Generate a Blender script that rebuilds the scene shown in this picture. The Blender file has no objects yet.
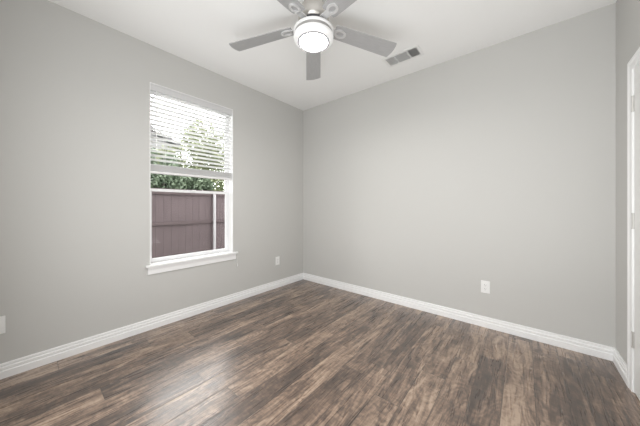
import bpy, bmesh, math, random
from mathutils import Vector, Matrix
S = bpy.context.scene
COL = S.collection
R = math.radians

# ---------------------------------------------------------------- camera, sky, exposure
cam = bpy.data.cameras.new('camera')
cam.sensor_width = 36.0
cam.lens = 244.0 / 640.0 * 36.0
cam.shift_y = -6.8 / 640.0
cam.clip_start = 0.02
cam_o = bpy.data.objects.new('camera', cam)
COL.objects.link(cam_o)
cam_o.location = (0, 0, 1.184)
cam_o.rotation_euler = (R(90), 0, R(39.83))
S.camera = cam_o

SKY = 6.2
LAMP = 150.0
SHADE = 0.08
UP_FILL = 14.5
FILL = 34.0
# unseen fill lights added beside and behind the camera to brighten ceiling and walls
def add_fill(loc, rot, sx, sy, power):
    fl = bpy.data.lights.new('fill_light', 'AREA')
    fl.shape = 'RECTANGLE'
    fl.size = sx
    fl.size_y = sy
    fl.energy = power
    fl.color = (0.98, 0.99, 1.0)
    fl_o = bpy.data.objects.new('fill_light', fl)
    COL.objects.link(fl_o)
    fl_o.location = loc
    fl_o.rotation_euler = rot
add_fill((-0.30, 0.02, 0.45), (R(180 - 20), 0, 0), 1.5, 0.5, UP_FILL)
add_fill((0.30, 1.00, 0.45), (R(180), R(-10), 0), 0.4, 1.6, UP_FILL * 0.5)
add_fill((-0.80, -0.20, 1.20), (R(90), 0, 0), 2.4, 2.2, FILL)

w = bpy.data.worlds.new('sky')
S.world = w
w.use_nodes = True
bg = w.node_tree.nodes['Background']
bg.inputs[0].default_value = (1.0, 0.985, 0.97, 1)
bg.inputs[1].default_value = SKY
S.view_settings.view_transform = 'Standard'
S.view_settings.look = 'None'
S.view_settings.gamma = 1
S.view_settings.use_curve_mapping = False
S.view_settings.exposure = 0.06

XL, XR, YB, YR, H = -2.76, 0.541, 2.88, -0.26, 2.74

# ---------------------------------------------------------------- materials
def mat(name, col, rough=0.6, metal=0.0, spec=0.5):
    m = bpy.data.materials.new(name)
    m.use_nodes = True
    b = m.node_tree.nodes['Principled BSDF']
    b.inputs['Base Color'].default_value = (*col, 1)
    b.inputs['Roughness'].default_value = rough
    b.inputs['Metallic'].default_value = metal
    b.inputs['Specular IOR Level'].default_value = spec
    return m

def bump(m, scale, strength, dist=0.002, stretch=None):
    nt = m.node_tree
    b = nt.nodes['Principled BSDF']
    tc = nt.nodes.new('ShaderNodeTexCoord')
    n = nt.nodes.new('ShaderNodeTexNoise')
    n.inputs['Scale'].default_value = scale
    n.inputs['Detail'].default_value = 3
    bp = nt.nodes.new('ShaderNodeBump')
    bp.inputs['Strength'].default_value = strength
    bp.inputs['Distance'].default_value = dist
    if stretch:
        mp = nt.nodes.new('ShaderNodeMapping')
        mp.inputs['Scale'].default_value = stretch
        nt.links.new(tc.outputs['Object'], mp.inputs[0])
        nt.links.new(mp.outputs[0], n.inputs['Vector'])
    else:
        nt.links.new(tc.outputs['Object'], n.inputs['Vector'])
    nt.links.new(n.outputs['Fac'], bp.inputs['Height'])
    nt.links.new(bp.outputs[0], b.inputs['Normal'])
    return m

def noise_col(m, c1, c2, scale, stretch=(1, 1, 1), detail=4):
    nt = m.node_tree
    b = nt.nodes['Principled BSDF']
    tc = nt.nodes.new('ShaderNodeTexCoord')
    mp = nt.nodes.new('ShaderNodeMapping')
    mp.inputs['Scale'].default_value = stretch
    n = nt.nodes.new('ShaderNodeTexNoise')
    n.inputs['Scale'].default_value = scale
    n.inputs['Detail'].default_value = detail
    r = nt.nodes.new('ShaderNodeValToRGB')
    r.color_ramp.elements[0].position = 0.3
    r.color_ramp.elements[1].position = 0.7
    r.color_ramp.elements[0].color = (*c1, 1)
    r.color_ramp.elements[1].color = (*c2, 1)
    nt.links.new(tc.outputs['Object'], mp.inputs[0])
    nt.links.new(mp.outputs[0], n.inputs['Vector'])
    nt.links.new(n.outputs['Fac'], r.inputs[0])
    nt.links.new(r.outputs[0], b.inputs['Base Color'])
    return m

M = {}
M['wall'] = bump(mat('wall_paint', (0.573, 0.569, 0.550), 0.75, spec=0.3), 260, 0.12)
M['ceiling'] = bump(mat('ceiling_paint', (0.88, 0.88, 0.87), 0.9, spec=0.2), 200, 0.2)
M['trim'] = mat('white_trim_paint', (0.88, 0.88, 0.88), 0.35)
M['door'] = mat('white_door_paint', (0.80, 0.80, 0.785), 0.4)
M['vinyl'] = mat('white_vinyl', (0.85, 0.85, 0.86), 0.3)
M['slat'] = mat('white_blind_slat', (0.84, 0.84, 0.84), 0.4)
M['stackrail'] = mat('white_blind_rail', (0.80, 0.79, 0.79), 0.4)
M['cord'] = mat('white_cord', (0.8, 0.8, 0.78), 0.8)
M['plate'] = mat('white_plastic', (0.84, 0.84, 0.83), 0.3)
M['slot'] = mat('dark_slot', (0.03, 0.03, 0.03), 0.6)
M['nickel'] = bump(mat('brushed_nickel', (0.62, 0.60, 0.57), 0.32, 1.0), 60, 0.05, stretch=(1, 1, 12))
M['hinge'] = mat('satin_nickel', (0.62, 0.61, 0.59), 0.35, 0.9)
M['bronze'] = mat('dark_collar', (0.10, 0.10, 0.11), 0.35, 0.6)
M['fanwhite'] = mat('white_fan_metal', (0.84, 0.84, 0.84), 0.3)
M['blade'] = noise_col(mat('silver_grey_blade', (0.4, 0.4, 0.4), 0.42, 0.35), (0.42, 0.42, 0.425), (0.48, 0.48, 0.485), 14, (1, 12, 1))
M['ventwhite'] = mat('white_register_metal', (0.80, 0.80, 0.79), 0.4)
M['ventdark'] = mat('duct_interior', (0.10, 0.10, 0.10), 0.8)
M['lens'] = mat('frosted_lamp_glass', (0.9, 0.9, 0.9), 0.5)
_b = M['lens'].node_tree.nodes['Principled BSDF']
_b.inputs['Emission Color'].default_value = (1.0, 0.975, 0.94, 1)
_b.inputs['Emission Strength'].default_value = LAMP
M['shade'] = mat('white_lit_shade_glass', (0.85, 0.85, 0.85), 0.4)
_b = M['shade'].node_tree.nodes['Principled BSDF']
_b.inputs['Emission Color'].default_value = (1.0, 0.98, 0.95, 1)
_b.inputs['Emission Strength'].default_value = SHADE
M['bezel'] = mat('grey_lamp_bezel', (0.22, 0.22, 0.23), 0.5)
M['band'] = mat('brushed_nickel_band', (0.42, 0.41, 0.40), 0.4, 0.7)
M['iron'] = mat('satin_blade_iron', (0.66, 0.66, 0.66), 0.4, 0.4)
M['valance'] = mat('pale_grey_valance', (0.66, 0.66, 0.66), 0.4)
M['fence'] = noise_col(mat('stained_fence_boards', (0.07, 0.05, 0.05), 0.8, spec=0.2), (0.064, 0.049, 0.052), (0.088, 0.068, 0.071), 9, (1, 3, 0.35))
M['fencedark'] = noise_col(mat('stained_fence_rail', (0.05, 0.04, 0.04), 0.8, spec=0.2), (0.055, 0.041, 0.043), (0.074, 0.056, 0.058), 9, (1, 0.3, 3))
M['galv'] = mat('galvanised_steel', (0.26, 0.25, 0.26), 0.5, 0.3)
M['bark'] = noise_col(mat('bark', (0.1, 0.08, 0.06), 0.9), (0.06, 0.05, 0.04), (0.14, 0.12, 0.10), 12, (4, 4, 1))
M['leafdark'] = noise_col(mat('dark_green_leaf', (0.05, 0.1, 0.04), 0.6), (0.030, 0.048, 0.028), (0.115, 0.155, 0.095), 5)
M['leaflight'] = noise_col(mat('pale_green_leaf', (0.1, 0.16, 0.05), 0.6), (0.11, 0.14, 0.07), (0.23, 0.25, 0.14), 4)
M['ground'] = noise_col(mat('lawn', (0.06, 0.08, 0.04), 0.95), (0.05, 0.07, 0.03), (0.09, 0.10, 0.05), 6)
M['siding'] = bump(mat('pale_siding', (0.22, 0.22, 0.225), 0.8), 20, 0.2)
M['shingle'] = noise_col(mat('grey_shingle', (0.08, 0.08, 0.09), 0.9), (0.06, 0.06, 0.065), (0.12, 0.12, 0.125), 30)
M['darkglass'] = mat('house_window_glass', (0.02, 0.022, 0.025), 0.1)

# window glass: clear with a weak reflection
g = bpy.data.materials.new('window_glass')
g.use_nodes = True
nt = g.node_tree
nt.nodes.clear()
o_ = nt.nodes.new('ShaderNodeOutputMaterial')
mx = nt.nodes.new('ShaderNodeMixShader')
tr = nt.nodes.new('ShaderNodeBsdfTransparent')
gl = nt.nodes.new('ShaderNodeBsdfGlossy')
gl.inputs['Roughness'].default_value = 0.02
tr.inputs[0].default_value = (0.96, 0.97, 0.97, 1)
fr = nt.nodes.new('ShaderNodeFresnel')
fr.inputs[0].default_value = 1.16
nt.links.new(fr.outputs[0], mx.inputs[0])
nt.links.new(tr.outputs[0], mx.inputs[1])
nt.links.new(gl.outputs[0], mx.inputs[2])
nt.links.new(mx.outputs[0], o_.inputs[0])
M['glass'] = g

def floor_material():
    m = bpy.data.materials.new('hand_scraped_plank_floor')
    m.use_nodes = True
    nt = m.node_tree
    N, L = nt.nodes, nt.links
    b = N['Principled BSDF']
    def val(x):
        return x
    def math_(op, a, c=None, d=None):
        n = N.new('ShaderNodeMath')
        n.operation = op
        for i, v in enumerate((a, c, d)):
            if v is None:
                continue
            if isinstance(v, (int, float)):
                n.inputs[i].default_value = v
            else:
                L.new(v, n.inputs[i])
        return n.outputs[0]
    def comb(x, y, z=0.0):
        n = N.new('ShaderNodeCombineXYZ')
        for i, v in enumerate((x, y, z)):
            if isinstance(v, (int, float)):
                n.inputs[i].default_value = v
            else:
                L.new(v, n.inputs[i])
        return n.outputs[0]
    def noise(vec, scale, detail=4, rough=0.55, dist=0.0):
        n = N.new('ShaderNodeTexNoise')
        n.inputs['Scale'].default_value = scale
        n.inputs['Detail'].default_value = detail
        n.inputs['Roughness'].default_value = rough
        n.inputs['Distortion'].default_value = dist
        L.new(vec, n.inputs['Vector'])
        return n.outputs['Fac']
    def mixc(fac, a, c, mode='MIX'):
        n = N.new('ShaderNodeMix')
        n.data_type = 'RGBA'
        n.blend_type = mode
        if isinstance(fac, (int, float)):
            n.inputs[0].default_value = fac
        else:
            L.new(fac, n.inputs[0])
        for i, v in ((6, a), (7, c)):
            if isinstance(v, tuple):
                n.inputs[i].default_value = v
            else:
                L.new(v, n.inputs[i])
        return n.outputs[2]
    tc = N.new('ShaderNodeTexCoord')
    sp = N.new('ShaderNodeSeparateXYZ')
    L.new(tc.outputs['Object'], sp.inputs[0])
    X, Y = sp.outputs[0], sp.outputs[1]
    W, LEN = 0.155, 1.2
    u = math_('DIVIDE', math_('ADD', X, 10.02), W)
    row = math_('FLOOR', u)
    wn = N.new('ShaderNodeTexWhiteNoise')
    wn.noise_dimensions = '1D'
    L.new(row, wn.inputs['W'])
    rr = wn.outputs['Value']
    v = math_('ADD', math_('DIVIDE', math_('ADD', Y, 10.0), LEN), math_('MULTIPLY', rr, 7.31))
    idn = math_('FLOOR', v)
    wn2 = N.new('ShaderNodeTexWhiteNoise')
    wn2.noise_dimensions = '2D'
    L.new(comb(row, idn), wn2.inputs['Vector'])
    rid = wn2.outputs['Value']
    off = math_('MULTIPLY', rid, 37.0)
    # broad figure inside a plank, stretched along its length
    fig = noise(comb(math_('MULTIPLY', X, 15.0), math_('ADD', math_('MULTIPLY', Y, 2.4), off), off), 1.0, 6, 0.66, 1.2)
    # fine grain
    grain = noise(comb(math_('MULTIPLY', X, 70.0), math_('ADD', math_('MULTIPLY', Y, 4.0), off), off), 1.0, 2, 0.5, 0.8)
    # cathedral bands
    warp = noise(comb(math_('MULTIPLY', X, 6.0), math_('ADD', math_('MULTIPLY', Y, 1.5), off), off), 1.0, 2, 0.5, 0.5)
    band = math_('SINE', math_('MULTIPLY', warp, 95.0))
    band = math_('MULTIPLY_ADD', band, 0.5, 0.5)
    chat = noise(comb(math_('MULTIPLY', X, 22.0), math_('ADD', math_('MULTIPLY', Y, 48.0), off), off), 1.0, 2, 0.5, 0.8)
    tone = math_('MULTIPLY_ADD', chat, 0.52, math_('MULTIPLY', rid, 0.38))
    tone = math_('MULTIPLY_ADD', fig, 1.70, tone)
    tone = math_('MULTIPLY_ADD', grain, 0.55, tone)
    tone = math_('MULTIPLY_ADD', band, 0.15, tone)
    tone = math_('SUBTRACT', tone, 1.12)
    rmp = N.new('ShaderNodeValToRGB')
    cr = rmp.color_ramp
    cr.elements[0].position = 0.10
    cr.elements[0].color = (0.040, 0.026, 0.020, 1)
    cr.elements[1].position = 0.95
    cr.elements[1].color = (0.44, 0.325, 0.240, 1)
    for p, c in ((0.36, (0.088, 0.056, 0.040, 1)), (0.56, (0.178, 0.117, 0.083, 1)), (0.74, (0.30, 0.205, 0.145, 1))):
        e = cr.elements.new(p)
        e.color = c
    L.new(tone, rmp.inputs[0])
    # bevelled seams
    fx = math_('FRACT', u)
    fy = math_('FRACT', v)
    ex = math_('MULTIPLY', math_('MINIMUM', fx, math_('SUBTRACT', 1.0, fx)), W)
    ey = math_('MULTIPLY', math_('MINIMUM', fy, math_('SUBTRACT', 1.0, fy)), LEN)
    e = math_('MINIMUM', ex, ey)
    seam = math_('SUBTRACT', 1.0, math_('MINIMUM', math_('DIVIDE', e, 0.0034), 1.0))
    col = mixc(math_('MULTIPLY', seam, 0.8), rmp.outputs[0], (0.018, 0.013, 0.011, 1))
    L.new(col, b.inputs['Base Color'])
    L.new(math_('MULTIPLY_ADD', grain, 0.14, 0.22), b.inputs['Roughness'])
    b.inputs['Specular IOR Level'].default_value = 0.8
    b.inputs['Coat Weight'].default_value = 0.9
    b.inputs['Coat Roughness'].default_value = 0.5
    hgt = math_('MULTIPLY_ADD', fig, 0.8, math_('MULTIPLY', grain, 0.25))
    hgt = math_('SUBTRACT', hgt, math_('MULTIPLY', seam, 1.2))
    bp = N.new('ShaderNodeBump')
    bp.inputs['Strength'].default_value = 0.25
    bp.inputs['Distance'].default_value = 0.003
    L.new(hgt, bp.inputs['Height'])
    L.new(bp.outputs[0], b.inputs['Normal'])
    return m
M['floor'] = floor_material()

# ---------------------------------------------------------------- mesh helpers
def add_box(bm, lo, hi, mtx=None):
    vs = [bm.verts.new((x, y, z)) for z in (lo[2], hi[2]) for y in (lo[1], hi[1]) for x in (lo[0], hi[0])]
    for f in ((0, 2, 3, 1), (4, 5, 7, 6), (0, 1, 5, 4), (2, 6, 7, 3), (0, 4, 6, 2), (1, 3, 7, 5)):
        bm.faces.new([vs[i] for i in f])
    if mtx:
        for q in vs:
            q.co = mtx @ q.co
    return vs

def add_lathe(bm, prof, seg=48, mtx=None):
    rings = []
    for r_, z in prof:
        if r_ < 1e-6:
            rings.append([bm.verts.new((0, 0, z))])
        else:
            rings.append([bm.verts.new((r_ * math.cos(2 * math.pi * i / seg), r_ * math.sin(2 * math.pi * i / seg), z)) for i in range(seg)])
    for a, c in zip(rings[:-1], rings[1:]):
        for i in range(seg):
            j = (i + 1) % seg
            if len(a) == 1 and len(c) == 1:
                continue
            if len(a) == 1:
                bm.faces.new((a[0], c[j], c[i]))
            elif len(c) == 1:
                bm.faces.new((a[i], a[j], c[0]))
            else:
                bm.faces.new((a[i], a[j], c[j], c[i]))
    if mtx:
        for ring in rings:
            for q in ring:
                q.co = mtx @ q.co

def add_tube(bm, pts, rad, seg=8):
    pts = [Vector(p) for p in pts]
    rads = rad if isinstance(rad, (list, tuple)) else [rad] * len(pts)
    rings = []
    for i, p in enumerate(pts):
        t = (pts[min(i + 1, len(pts) - 1)] - pts[max(i - 1, 0)]).normalized()
        a = t.orthogonal().normalized() if abs(t.z) > 0.99 else t.cross(Vector((0, 0, 1))).normalized()
        c = t.cross(a)
        rings.append([bm.verts.new(p + rads[i] * (math.cos(2 * math.pi * k / seg) * a + math.sin(2 * math.pi * k / seg) * c)) for k in range(seg)])
    for a, c in zip(rings[:-1], rings[1:]):
        for k in range(seg):
            j = (k + 1) % seg
            bm.faces.new((a[k], a[j], c[j], c[k]))
    bm.faces.new(rings[0][::-1])
    bm.faces.new(rings[-1])

def add_prism(bm, outline, z0, z1, mtx=None):
    lo = [bm.verts.new((x, y, z0)) for x, y in outline]
    hi = [bm.verts.new((x, y, z1)) for x, y in outline]
    n = len(outline)
    bm.faces.new(lo[::-1])
    bm.faces.new(hi)
    for i in range(n):
        j = (i + 1) % n
        bm.faces.new((lo[i], lo[j], hi[j], hi[i]))
    if mtx:
        for q in lo + hi:
            q.co = mtx @ q.co

def obj(name, bm, m, parent=None, smooth=False, bevel=0.0, kind=None):
    bmesh.ops.recalc_face_normals(bm, faces=bm.faces[:])
    me = bpy.data.meshes.new(name)
    bm.to_mesh(me)
    bm.free()
    me.materials.append(m)
    o = bpy.data.objects.new(name, me)
    COL.objects.link(o)
    if parent:
        o.parent = parent
    if smooth:
        for p in me.polygons:
            p.use_smooth = True
        try:
            me.set_sharp_from_angle(angle=R(35))
        except Exception:
            pass
    if bevel:
        md = o.modifiers.new('bevel', 'BEVEL')
        md.width = bevel
        md.segments = 2
        md.limit_method = 'ANGLE'
    if kind:
        o['kind'] = kind
    return o

def boxes(name, lst, m, parent=None, bevel=0.0, kind=None):
    bm = bmesh.new()
    for lo, hi in lst:
        add_box(bm, lo, hi)
    return obj(name, bm, m, parent, bevel=bevel, kind=kind)

def empty(name, loc=(0, 0, 0), rz=0.0, label=None, cat=None, group=None, kind=None):
    o = bpy.data.objects.new(name, None)
    o.empty_display_size = 0.1
    COL.objects.link(o)
    o.location = loc
    o.rotation_euler = (0, 0, rz)
    if label:
        o['label'] = label
        o['category'] = cat
    if group:
        o['group'] = group
    if kind:
        o['kind'] = kind
    return o

# ---------------------------------------------------------------- room shell
WT = 0.14
WY0, WY1, WZ0, WZ1 = 0.753, 1.629, 0.62, 2.38          # window opening
DY0, DY1, DZ = 1.655, 2.465, 2.055                     # door opening
boxes('floor', [((XL - WT, YR - 0.1, -0.05), (XR + WT, YB + 0.1, 0.0))], M['floor'], kind='structure')
boxes('ceiling', [((XL - WT, YR - 0.1, H), (XR + WT, YB + 0.1, H + 0.1))], M['ceiling'], kind='structure')
boxes('wall_back', [((XL - WT, YB, 0), (XR + WT, YB + 0.1, H))], M['wall'], kind='structure')
boxes('wall_rear', [((XL - WT, YR - 0.1, 0), (XR + WT, YR, H))], M['wall'], kind='structure')
boxes('wall_left', [((XL - WT, YR, 0), (XL, WY0, H)), ((XL - WT, WY1, 0), (XL, YB, H)),
                    ((XL - WT, WY0, 0), (XL, WY1, WZ0 - 0.022)), ((XL - WT, WY0, WZ1), (XL, WY1, H))], M['wall'], kind='structure')
boxes('wall_right', [((XR, YR, 0), (XR + WT, DY0 - 0.02, H)), ((XR, DY1 + 0.02, 0), (XR + WT, YB, H)),
                     ((XR, DY0 - 0.02, DZ + 0.02), (XR + WT, DY1 + 0.02, H))], M['wall'], kind='structure')

BASE = [(0, 0), (0.018, 0), (0.018, 0.048), (0.012, 0.051), (0.010, 0.056), (0.014, 0.060), (0.014, 0.074), (0.008, 0.078), (0.007, 0.083), (0.010, 0.087), (0.009, 0.097), (0.006, 0.101), (0, 0.101)]
def add_base(bm, p0, p1, nrm, m0=0, m1=0):
    """profile swept from p0 to p1; m0/m1 = 1 for an inside mitre"""
    p0, p1, nrm = Vector(p0), Vector(p1), Vector(nrm)
    t = (p1 - p0).normalized()
    a = [bm.verts.new((p0 + nrm * d + t * d * m0).to_tuple()[:2] + (z,)) for d, z in BASE]
    c = [bm.verts.new((p1 + nrm * d - t * d * m1).to_tuple()[:2] + (z,)) for d, z in BASE]
    n = len(BASE)
    for i in range(n):
        j = (i + 1) % n
        bm.faces.new((a[i], a[j], c[j], c[i]))
    bm.faces.new(a[::-1])
    bm.faces.new(c)
def base(name, segs):
    bm = bmesh.new()
    for s in segs:
        add_base(bm, *s)
    obj(name, bm, M['trim'], kind='structure')
base('baseboard_left', [((XL, YR, 0), (XL, YB, 0), (1, 0, 0), 1, 1)])
base('baseboard_back', [((XL, YB, 0), (XR, YB, 0), (0, -1, 0), 1, 1)])
base('baseboard_right', [((XR, YB, 0), (XR, DY1 + 0.065, 0), (-1, 0, 0), 1, 0), ((XR, DY0 - 0.065, 0), (XR, YR, 0), (-1, 0, 0), 0, 1)])
base('baseboard_rear', [((XL, YR, 0), (XR, YR, 0), (0, 1, 0), 1, 1)])

# ---------------------------------------------------------------- door in the right wall
d = empty('door_1', (0, 0, 0), kind='structure')
bm = bmesh.new()
slab_x = XR - 0.002
# slab with two raised-and-recessed panels on the room side
ys = [DY0 + 0.002, DY0 + 0.13, DY1 - 0.13, DY1 - 0.001]
zs = [0.008, 0.24, 0.86, 1.02, DZ - 0.15, DZ - 0.003]
add_box(bm, (slab_x + 0.010, ys[0], zs[0]), (slab_x + 0.036, ys[3], zs[5]))
add_box(bm, (slab_x, ys[0], zs[0]), (slab_x + 0.010, ys[1], zs[5]))
add_box(bm, (slab_x, ys[2], zs[0]), (slab_x + 0.010, ys[3], zs[5]))
for z0, z1 in ((zs[0], zs[1]), (zs[2], zs[3]), (zs[4], zs[5])):
    add_box(bm, (slab_x, ys[1], z0), (slab_x + 0.010, ys[2], z1))
for z0, z1 in ((zs[1], zs[2]), (zs[3], zs[4])):
    add_box(bm, (slab_x + 0.004, ys[1] + 0.03, z0 + 0.03), (slab_x + 0.010, ys[2] - 0.03, z1 - 0.03))
obj('door_slab', bm, M['door'], d)
boxes('door_jamb', [((XR, DY1, 0), (XR + WT, DY1 + 0.02, DZ + 0.02)), ((XR, DY0 - 0.02, 0), (XR + WT, DY0, DZ + 0.02)),
                    ((XR, DY0, DZ), (XR + WT, DY1, DZ + 0.02)),
                    ((XR + 0.042, DY1 - 0.012, 0), (XR + 0.08, DY1, DZ)), ((XR + 0.042, DY0, 0), (XR + 0.08, DY0 + 0.012, DZ))], M['trim'], d)
# casing profile: (distance out from the opening, thickness off the wall), mitred round the opening
CAS = [(0.004, 0), (0.004, 0.009), (0.009, 0.011), (0.040, 0.013), (0.048, 0.017), (0.065, 0.017), (0.065, 0)]
bm = bmesh.new()
rings = []
for k in range(4):
    ring = []
    for o_d, th_ in CAS:
        y_ = (DY1 + o_d) if k < 2 else (DY0 - o_d)
        z_ = 0.0 if k in (0, 3) else DZ + o_d
        ring.append(bm.verts.new((XR - th_, y_, z_)))
    rings.append(ring)
for a, c in zip(rings[:-1], rings[1:]):
    for i in range(len(CAS)):
        j = (i + 1) % len(CAS)
        bm.faces.new((a[i], a[j], c[j], c[i]))
bm.faces.new(rings[0][::-1])
bm.faces.new(rings[3])
obj('door_casing', bm, M['trim'], d)
for z in (0.335, 1.09, 1.835):
    bm = bmesh.new()
    add_tube(bm, [(XR - 0.006, DY1 - 0.001, z - 0.045), (XR - 0.006, DY1 - 0.001, z + 0.045)], 0.0065, 12)
    for k in (-0.047, 0.047):
        add_tube(bm, [(XR - 0.006, DY1 - 0.001, z + k - 0.003), (XR - 0.006, DY1 - 0.001, z + k + 0.003)], 0.008, 12)
    add_box(bm, (XR - 0.001, DY1 - 0.03, z - 0.044), (XR + 0.0035, DY1, z + 0.044))
    obj('hinge', bm, M['hinge'], d)
bm = bmesh.new()
add_lathe(bm, [(0, 0.0), (0.032, 0.0), (0.032, 0.006), (0.012, 0.010), (0.012, 0.035), (0.024, 0.042), (0.028, 0.055), (0.022, 0.066), (0, 0.07)], 24,
          Matrix.Translation((slab_x, DY0 + 0.07, 0.95)) @ Matrix.Rotation(R(-90), 4, 'Y'))
obj('door_knob', bm, M['hinge'], d, smooth=True)

# ---------------------------------------------------------------- window in the left wall
wn = empty('window_1', (0, 0, 0), kind='structure')
FX0, FX1 = XL - WT, XL - 0.095          # frame depth zone
FW = 0.022
boxes('window_frame', [((FX0, WY0, WZ0), (FX1, WY0 + FW, WZ1)), ((FX0, WY1 - FW, WZ0), (FX1, WY1, WZ1)),
                       ((FX0, WY0 + FW, WZ1 - FW), (FX1, WY1 - FW, WZ1)), ((FX0, WY0 + FW, WZ0), (FX1, WY1 - FW, WZ0 + 0.02))], M['vinyl'], wn, bevel=0.002)
MZ = 1.348
a0, a1 = WY0 + FW, WY1 - FW
ux0, ux1 = FX0 + 0.004, FX0 + 0.022
up = boxes('upper_sash', [((ux0, a0, MZ - 0.014), (ux1, a0 + 0.016, WZ1 - FW)), ((ux0, a1 - 0.016, MZ - 0.014), (ux1, a1, WZ1 - FW)),
                          ((ux0, a0 + 0.016, WZ1 - FW - 0.022), (ux1, a1 - 0.016, WZ1 - FW)), ((ux0, a0 + 0.016, MZ - 0.014), (ux1, a1 - 0.016, MZ + 0.012))], M['vinyl'], wn)
boxes('pane', [((ux0 + 0.007, a0 + 0.016, MZ + 0.012), (ux0 + 0.011, a1 - 0.016, WZ1 - FW - 0.022))], M['glass'], up)
lx0, lx1 = FX0 + 0.024, FX0 + 0.042
z0 = WZ0 + 0.02
lo = boxes('lower_sash', [((lx0, a0, z0), (lx1, a0 + 0.022, MZ + 0.014)), ((lx0, a1 - 0.022, z0), (lx1, a1, MZ + 0.014)),
                          ((lx0, a0 + 0.022, MZ - 0.014), (lx1, a1 - 0.022, MZ + 0.014)), ((lx0, a0 + 0.022, z0), (lx1, a1 - 0.022, z0 + 0.018))], M['vinyl'], wn)
boxes('pane', [((lx0 + 0.007, a0 + 0.022, z0 + 0.018), (lx0 + 0.011, a1 - 0.022, MZ - 0.014))], M['glass'], lo)
bm = bmesh.new()
add_box(bm, (lx1, 0.5 * (a0 + a1) - 0.03, MZ - 0.004), (lx1 + 0.012, 0.5 * (a0 + a1) + 0.03, MZ + 0.012))
add_box(bm, (lx1 + 0.004, 0.5 * (a0 + a1) - 0.006, MZ + 0.008), (lx1 + 0.010, 0.5 * (a0 + a1) + 0.03, MZ + 0.018))
obj('sash_lock', bm, M['vinyl'], lo, bevel=0.001)
JT = 0.006                               # painted jamb liner
boxes('window_jamb', [((FX1, WY0, WZ0), (XL, WY0 + JT, WZ1 - JT)), ((FX1, WY1 - JT, WZ0), (XL, WY1, WZ1 - JT)), ((FX1, WY0, WZ1 - JT), (XL, WY1, WZ1))], M['trim'], wn)
boxes('window_sill', [((FX1, WY0, WZ0 - 0.022), (XL, WY1, WZ0)), ((XL, 0.715, WZ0 - 0.022), (XL + 0.038, 1.680, WZ0))], M['trim'], wn, bevel=0.004)
bm = bmesh.new()
add_box(bm, (XL, 0.735, 0.528), (XL + 0.014, 1.662, WZ0 - 0.022))
add_box(bm, (XL, 0.735, 0.575), (XL + 0.020, 1.662, WZ0 - 0.022))
obj('window_apron', bm, M['trim'], wn, bevel=0.002)

# ---------------------------------------------------------------- raised blind
BX = XL - 0.048
by0, by1 = WY0 + JT + 0.004, WY1 - JT - 0.004
bl = empty('window_blind', (BX, 0.5 * (by0 + by1), 2.37), 0,
           'white horizontal slat blind, half raised, hanging in the window on the left wall', 'blind')
def bl_obj(name, bm, m, parent=bl, **k):
    for q in bm.verts:
        q.co -= bl.location if parent is bl else Vector()
    return obj(name, bm, m, parent, **k)
bm = bmesh.new()
add_box(bm, (BX - 0.025, by0, 2.325), (BX + 0.026, by1, 2.372))
bl_obj('headrail', bm, M['slat'])
bm = bmesh.new()
add_box(bm, (BX + 0.030, by0 - 0.002, 2.312), (BX + 0.038, by1 + 0.002, 2.373))
add_box(bm, (BX + 0.038, by0 - 0.002, 2.360), (BX + 0.042, by1 + 0.002, 2.373))
bl_obj('valance', bm, M['valance'])
def add_slat(bm, z, tilt, wd=0.050, th=0.003):
    n = 4
    top, bot = [], []
    for e in (0, 1):
        y = (by0, by1)[e]
        tr_, br_ = [], []
        for i in range(n + 1):
            s = (i / n - 0.5)
            x = s * wd
            zz = 0.0028 * (1 - 4 * s * s)
            ca, sa = math.cos(tilt), math.sin(tilt)
            tr_.append(bm.verts.new((BX + x * ca - (zz + th / 2) * sa, y, z + x * sa + (zz + th / 2) * ca)))
            br_.append(bm.verts.new((BX + x * ca - (zz - th / 2) * sa, y, z + x * sa + (zz - th / 2) * ca)))
        top.append(tr_)
        bot.append(br_)
    for i in range(n):
        bm.faces.new((top[0][i], top[0][i + 1], top[1][i + 1], top[1][i]))
        bm.faces.new((bot[0][i], bot[1][i], bot[1][i + 1], bot[0][i + 1]))
        for e in (0, 1):
            bm.faces.new((top[e][i], bot[e][i], bot[e][i + 1], top[e][i + 1]))
    for i in (0, n):
        bm.faces.new((top[0][i], top[1][i], bot[1][i], bot[0][i]))
bm = bmesh.new()
z = 2.296
while z > 1.615:
    add_slat(bm, z, R(12))
    z -= 0.0435
for k in range(11):
    add_slat(bm, 1.537 + k * 0.0058, R(-1))
bl_obj('slats', bm, M['slat'])
bm = bmesh.new()
add_box(bm, (BX - 0.026, by0, 1.508), (BX + 0.026, by1, 1.530))
bl_obj('bottom_rail', bm, M['stackrail'], bevel=0.004)
for yy in (by0 + 0.13, by1 - 0.13):
    bm = bmesh.new()
    for sx in (-0.0265, 0.0265):
        add_tube(bm, [(BX + sx, yy, 1.52), (BX + sx, yy, 2.33)], 0.0009, 5)
    bl_obj('ladder_cord', bm, M['cord'])
bm = bmesh.new()
cx = XL + 0.044
add_tube(bm, [(BX + 0.032, by1 - 0.02, 2.33), (BX + 0.034, by1 - 0.02, 1.2), (BX + 0.036, by1 - 0.018, 0.66), (XL + 0.0, by1 + 0.004, 0.628),
              (XL + 0.034, 1.650, 0.6235), (cx, 1.656, 0.612), (cx, 1.660, 0.54), (cx - 0.004, 1.662, 0.47)], 0.0016, 6)
lc = bl_obj('lift_cord', bm, M['cord'])
bm = bmesh.new()
add_lathe(bm, [(0.0, 0.03), (0.004, 0.03), (0.0055, 0.018), (0.008, 0.0), (0.006, -0.006), (0, -0.006)], 16,
          Matrix.Translation(Vector((cx - 0.004, 1.662, 0.445)) - bl.location))
obj('tassel', bm, M['plate'], lc, smooth=True)
bm = bmesh.new()
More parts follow.
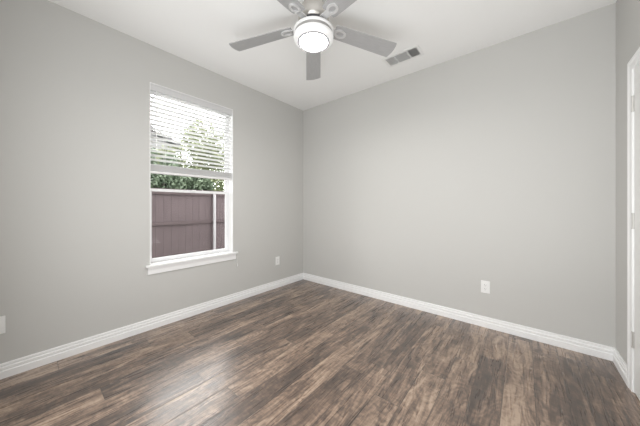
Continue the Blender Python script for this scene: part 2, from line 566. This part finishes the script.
add_tube(bm, [(BX + 0.034, by0 + 0.05, 2.33), (BX + 0.036, by0 + 0.05, 1.75)], 0.004, 8)
bl_obj('tilt_wand', bm, M['plate'])

# ---------------------------------------------------------------- wall outlets
def wall_outlet(loc, rz, label):
    """local frame: plate in XZ plane, facing -Y"""
    t = empty('wall_outlet', loc, rz, label, 'outlet', None)
    bm = bmesh.new()
    add_box(bm, (-0.0375, -0.006, -0.0605), (0.0375, 0, 0.0605))
    obj('cover_plate', bm, M['plate'], t, bevel=0.003)
    for zc in (-0.0195, 0.0195):
        bm = bmesh.new()
        pts = []
        for k in range(24):
            an = 2 * math.pi * k / 24
            pts.append((0.0172 * math.cos(an), max(-0.0135, min(0.0135, 0.0172 * math.sin(an)))))
        add_prism(bm, pts, 0.0055, 0.0085, Matrix.Translation((0, 0, zc)) @ Matrix.Rotation(R(90), 4, 'X'))
        rc = obj('receptacle', bm, M['plate'], t)
        bm = bmesh.new()
        for sx, hh in ((-0.0065, 0.0045), (0.0065, 0.0035)):
            add_box(bm, (sx - 0.001, -0.0088, zc + 0.003 - hh), (sx + 0.001, -0.0084, zc + 0.003 + hh))
        add_lathe(bm, [(0, 0), (0.0024, 0), (0.0024, 0.0004), (0, 0.0004)], 12, Matrix.Translation((0, -0.0084, zc - 0.008)) @ Matrix.Rotation(R(90), 4, 'X'))
        obj('slots', bm, M['slot'], rc)
    bm = bmesh.new()
    add_lathe(bm, [(0, 0), (0.0032, 0), (0.0025, 0.0012), (0, 0.0012)], 14, Matrix.Translation((0, -0.006, 0)) @ Matrix.Rotation(R(90), 4, 'X'))
    obj('screw', bm, M['plate'], t, smooth=True)
    return t
wall_outlet((-0.287, YB, 0.392), 0, 'white duplex outlet low on the wide back wall, right of centre')
wall_outlet((XL, 2.337, 0.388), R(90), 'white duplex outlet low on the window wall, between window and room corner')
wall_outlet((XL, -0.135, 0.367), R(90), 'white outlet plate low on the left wall, cut off by the photo edge')

# ---------------------------------------------------------------- ceiling register
vt = empty('ceiling_vent', (-0.965, 2.50, H), 0, 'white rectangular air register with louvres on the ceiling near the back wall', 'vent')
vw, vh = 0.185, 0.098
iw, ih = 0.158, 0.070
bm = bmesh.new()
for lo_, hi_ in (((-vw, -vh), (-iw, vh)), ((iw, -vh), (vw, vh)), ((-iw, -vh), (iw, -ih)), ((-iw, ih), (iw, vh)),
                 ((-0.068, -ih), (-0.060, ih)), ((0.060, -ih), (0.068, ih))):
    add_box(bm, (lo_[0], lo_[1], -0.007), (hi_[0], hi_[1], 0))
obj('register_frame', bm, M['ventwhite'], vt, bevel=0.002)
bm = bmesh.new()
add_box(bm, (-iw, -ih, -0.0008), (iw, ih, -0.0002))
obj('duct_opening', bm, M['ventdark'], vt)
def bank(x0, x1, along_x, tilt):
    bm = bmesh.new()
    if along_x:
        n = 8
        for k in range(n):
            y = -ih + (k + 0.5) * 2 * ih / n
            add_box(bm, (x0, -0.0078, -0.0005), (x1, 0.0078, 0.0005), Matrix.Translation((0, y, -0.006)) @ Matrix.Rotation(tilt, 4, 'X'))
    else:
        n = 6
        for k in range(n):
            x = x0 + (k + 0.5) * (x1 - x0) / n
            add_box(bm, (-0.0078, -ih, -0.0005), (0.0078, ih, 0.0005), Matrix.Translation((x, 0, -0.006)) @ Matrix.Rotation(tilt, 4, 'Y'))
    obj('louvre_bank', bm, M['ventwhite'], vt)
bank(-iw, -0.068, False, R(105))
bank(-0.060, 0.060, True, R(68))
bank(0.068, iw, False, R(48))

# ---------------------------------------------------------------- ceiling fan
FC = (-1.183, 1.345)
fan = empty('ceiling_fan', (FC[0], FC[1], H), 0, 'five-blade silver grey ceiling fan with round lit white lamp on the ceiling', 'ceiling fan')
def fan_lathe(name, prof, m, parent=fan):
    bm = bmesh.new()
    add_lathe(bm, prof, 64)
    return obj(name, bm, m, parent, smooth=True)
fan_lathe('canopy', [(0, 0), (0.078, 0), (0.078, -0.012), (0.070, -0.040), (0.045, -0.062), (0, -0.062)], M['nickel'])
fan_lathe('downrod', [(0, -0.06), (0.016, -0.06), (0.016, -0.10), (0, -0.10)], M['nickel'])
fan_lathe('motor_housing', [(0, -0.095), (0.055, -0.095), (0.098, -0.112), (0.112, -0.135), (0.112, -0.195), (0.100, -0.215), (0.088, -0.222), (0, -0.222)], M['nickel'])
fan_lathe('collar', [(0, -0.222), (0.098, -0.222), (0.098, -0.262), (0, -0.262)], M['bronze'])
fan_lathe('light_kit', [(0, -0.262), (0.112, -0.262), (0.140, -0.268), (0.147, -0.275), (0.147, -0.284), (0.137, -0.288), (0, -0.288)], M['fanwhite'])
fan_lathe('light_kit_band', [(0, -0.288), (0.1365, -0.288), (0.1355, -0.312), (0, -0.312)], M['band'])
fan_lathe('glass_shade', [(0, -0.312), (0.143, -0.312), (0.146, -0.320), (0.144, -0.334), (0.134, -0.347), (0.121, -0.355), (0.115, -0.355), (0.112, -0.340), (0, -0.340)], M['shade'])
fan_lathe('lamp_bezel', [(0.112, -0.340), (0.115, -0.357), (0.110, -0.360), (0.1035, -0.358), (0.102, -0.340), (0.112, -0.340)], M['bezel'])
fan_lathe('lamp_glass', [(0.101, -0.341), (0.101, -0.3505), (0.094, -0.3525), (0.060, -0.3565), (0.03, -0.358), (0, -0.3585)], M['lens'])

BZ = -0.226
R0, R1 = 0.165, 0.692
DROOP = R(3.5)
def outline():
    pts = []
    pts.append((R0, -0.052)); pts.append((R0 + 0.02, -0.058))
    for k in range(9):
        pts.append((R0 + 0.03 + (R1 - R0 - 0.06) * k / 8, -0.059 - 0.013 * k / 8))
    for k in range(1, 6):
        an = R(-90 + 15 * k)
        pts.append((R1 - 0.019 + 0.006 * math.cos(an), -0.067 + 0.006 * math.sin(an)))
    for k in range(7):
        s = -0.055 + 0.110 * k / 6
        pts.append((R1 - 0.011 + 0.011 * math.cos(s * 24), s))
    for k in range(1, 6):
        an = R(0 + 15 * k)
        pts.append((R1 - 0.019 + 0.006 * math.cos(an), 0.067 + 0.006 * math.sin(an)))
    for k in range(9):
        pts.append((R1 - 0.03 - (R1 - R0 - 0.06) * k / 8, 0.072 - 0.013 * k / 8))
    pts.append((R0 + 0.02, 0.058)); pts.append((R0, 0.052))
    return pts
PITCH = R(-11)
bm = bmesh.new()
add_prism(bm, outline(), -0.003, 0.003)
blade_src = obj('blade', bm, M['blade'], fan, bevel=0.0015)
bm = bmesh.new()
# blade iron: arm from the motor, curving out to a forked plate under the blade
def loop_plate(bm, outer, inner, z0, z1):
    n = len(outer)
    rows = []
    for ring, z in ((outer, z0), (inner, z0), (inner, z1), (outer, z1)):
        rows.append([bm.verts.new((x, y, z)) for x, y in ring])
    for a, c in zip(rows, rows[1:] + rows[:1]):
        for i in range(n):
            j = (i + 1) % n
            bm.faces.new((a[i], a[j], c[j], c[i]))
def oval(cx, rx, ry, n=28):
    return [(cx + rx * math.cos(2 * math.pi * k / n), ry * math.sin(2 * math.pi * k / n)) for k in range(n)]
loop_plate(bm, oval(0.212, 0.048, 0.036), oval(0.212, 0.030, 0.019), -0.010, -0.0032)
add_prism(bm, [(0.096, -0.022), (0.135, -0.024), (0.172, -0.020), (0.172, 0.020), (0.135, 0.024), (0.096, 0.022)], -0.0100, -0.0032)
for sx, sy in ((0.205, -0.028), (0.205, 0.028), (0.250, 0.0)):
    add_lathe(bm, [(0, -0.0100), (0.006, -0.0100), (0.005, -0.0130), (0, -0.0130)], 12, Matrix.Translation((sx, sy, 0)))
iron_src = obj('blade_iron', bm, M['iron'], fan)
BASE_ANG = R(131.5)          # the far blade points away from the viewer towards the room corner
for k in range(5):
    for src in (blade_src, iron_src):
        o = src if k == 0 else src.copy()
        if k:
            COL.objects.link(o)
            o.parent = fan
        o.location = (0, 0, BZ)
        o.rotation_euler = (PITCH, DROOP, BASE_ANG + k * 2 * math.pi / 5)
        o.rotation_mode = 'XYZ'

# ---------------------------------------------------------------- outside the window
GZ = -0.30
boxes('ground', [((-40, -25, GZ - 0.1), (XL - WT, 35, GZ))], M['ground'], kind='structure')

fx = -5.5
fn = empty('wooden_fence', (fx, 2.7, GZ), 0, 'brown-purple stained wooden board fence outside the window', 'fence')
bm = bmesh.new()
random.seed(4)
y = -4.0
while y < 7.0:
    t_ = random.uniform(-0.002, 0.002)
    add_box(bm, (-0.02 + t_, y, 0.04), (t_, y + 0.136, 1.80 + random.uniform(-0.004, 0.004)))
    y += 0.138
obj('board_panel', bm, M['fence'], fn)
for zc in (0.30, 1.14, 1.755):
    bm = bmesh.new()
    add_box(bm, (0.0, -4.0, zc - 0.03), (0.038, 7.0, zc + 0.03))
    obj('rail', bm, M['fencedark'], fn)
bm = bmesh.new()
add_box(bm, (-0.06, -4.0, 1.80), (0.05, 7.0, 1.835))
obj('cap_board', bm, M['fencedark'], fn)
for yy in (-2.36, 0.04, 2.44, 4.84):
    bm = bmesh.new()
    add_tube(bm, [(0.072, yy, 0), (0.072, yy, 1.79)], 0.032, 12)
    obj('post', bm, M['galv'], fn, smooth=True)

def tree(name, label, loc, crown, n, leaf, m, trunk_h, seed, group=None):
    rnd = random.Random(seed)
    t = empty(name, loc, 0, label, 'tree' if 'tree' in name else 'shrub', group)
    bm = bmesh.new()
    cx_, cy_, cz_, rx, ry, rz = crown
    lobes = [(cx_ + rnd.uniform(-.55, .55) * rx, cy_ + rnd.uniform(-.6, .6) * ry, cz_ + rnd.uniform(-.6, .6) * rz, rnd.uniform(.35, .6)) for _ in range(14)]
    for _ in range(n):
        l = rnd.choice(lobes)
        v = Vector((rnd.gauss(0, 1), rnd.gauss(0, 1), rnd.gauss(0, 1))).normalized() * rnd.uniform(0.55, 1.0)
        p = Vector((l[0] + v.x * rx * l[3], l[1] + v.y * ry * l[3], l[2] + v.z * rz * l[3]))
        a = Vector((rnd.gauss(0, 1), rnd.gauss(0, 1), rnd.gauss(0, 1))).normalized()
        c = a.orthogonal().normalized()
        s = leaf * rnd.uniform(0.7, 1.3)
        q = [p - a * s, p + c * s * 0.45, p + a * s, p - c * s * 0.45]
        bm.faces.new([bm.verts.new(x) for x in q])
    obj('foliage', bm, m, t)
    bm = bmesh.new()
    add_tube(bm, [(0, 0, 0), (0.03, 0.02, trunk_h * 0.5), (cx_ * 0.5, cy_ * 0.5, trunk_h), (cx_, cy_, cz_)], [0.09, 0.08, 0.06, 0.02], 8)
    for l in lobes[:7]:
        add_tube(bm, [(cx_ * 0.4, cy_ * 0.4, trunk_h * 0.85), ((l[0] + cx_ * .4) / 2, (l[1] + cy_ * .4) / 2, (trunk_h + l[2]) / 2), l[:3]], [0.04, 0.025, 0.008], 6)
    obj('trunk', bm, M['bark'], t)
    return t
tree('leafy_shrub', 'dark green bush behind the fence, seen in the middle of the window', (-6.7, 2.5, GZ), (0, 0, 1.75, 0.55, 0.8, 0.85), 5200, 0.06, M['leafdark'], 1.1, 3)
tree('leafy_shrub', 'dark green bush behind the fence, seen at the right side of the window', (-6.7, 4.55, GZ), (0, 0, 1.75, 0.55, 0.85, 0.85), 5200, 0.06, M['leafdark'], 1.1, 7)
tree('leafy_tree', 'tall pale green tree behind the fence, seen through the blind', (-9.8, 4.3, GZ), (0, 0, 3.2, 1.2, 1.5, 1.5), 5200, 0.075, M['leaflight'], 2.0, 11)
tree('leafy_tree', 'thin-trunked tree behind the fence, at the left side of the window', (-8.3, 2.5, GZ), (-0.2, 0.0, 2.75, 0.5, 0.6, 0.5), 900, 0.06, M['leafdark'], 1.9, 15)

hs = empty('neighbour_house', (-14.0, 2.6, GZ), 0, 'pale house with grey gable roof beyond the fence, upper left in the window', 'house')
bm = bmesh.new()
gy = [-2.7, 2.3]
add_prism(bm, [(gy[0], 0), (gy[1], 0), (gy[1], 4.6), (-0.2, 5.8), (gy[0], 4.6)], 0, 7.0, Matrix(((0, 0, -1, 0), (1, 0, 0, 0), (0, 1, 0, 0), (0, 0, 0, 1))))
obj('wall', bm, M['siding'], hs)
for s in (0, 1):
    bm = bmesh.new()
    e = ((gy[0] - 0.35, 4.44), (gy[1] + 0.35, 4.44))[s]
    rp = (-0.2, 5.82)
    pts = [e, rp, (rp[0], rp[1] + 0.2), (e[0], e[1] + 0.2)]
    add_prism(bm, pts, -0.35, 7.35, Matrix(((0, 0, -1, 0), (1, 0, 0, 0), (0, 1, 0, 0), (0, 0, 0, 1))))
    obj('roof_slope', bm, M['shingle'], hs)
for yc, zc, wd, ht in ((1.55, 2.9, 0.9, 0.5), (0.2, 4.2, 0.8, 0.9)):
    wf = boxes('house_window', [((0.0, yc - wd / 2 - 0.07, zc - ht / 2 - 0.07), (0.04, yc + wd / 2 + 0.07, zc + ht / 2 + 0.07))], M['siding'], hs)
    boxes('pane', [((0.04, yc - wd / 2, zc - ht / 2), (0.05, yc + wd / 2, zc + ht / 2))], M['darkglass'], wf)
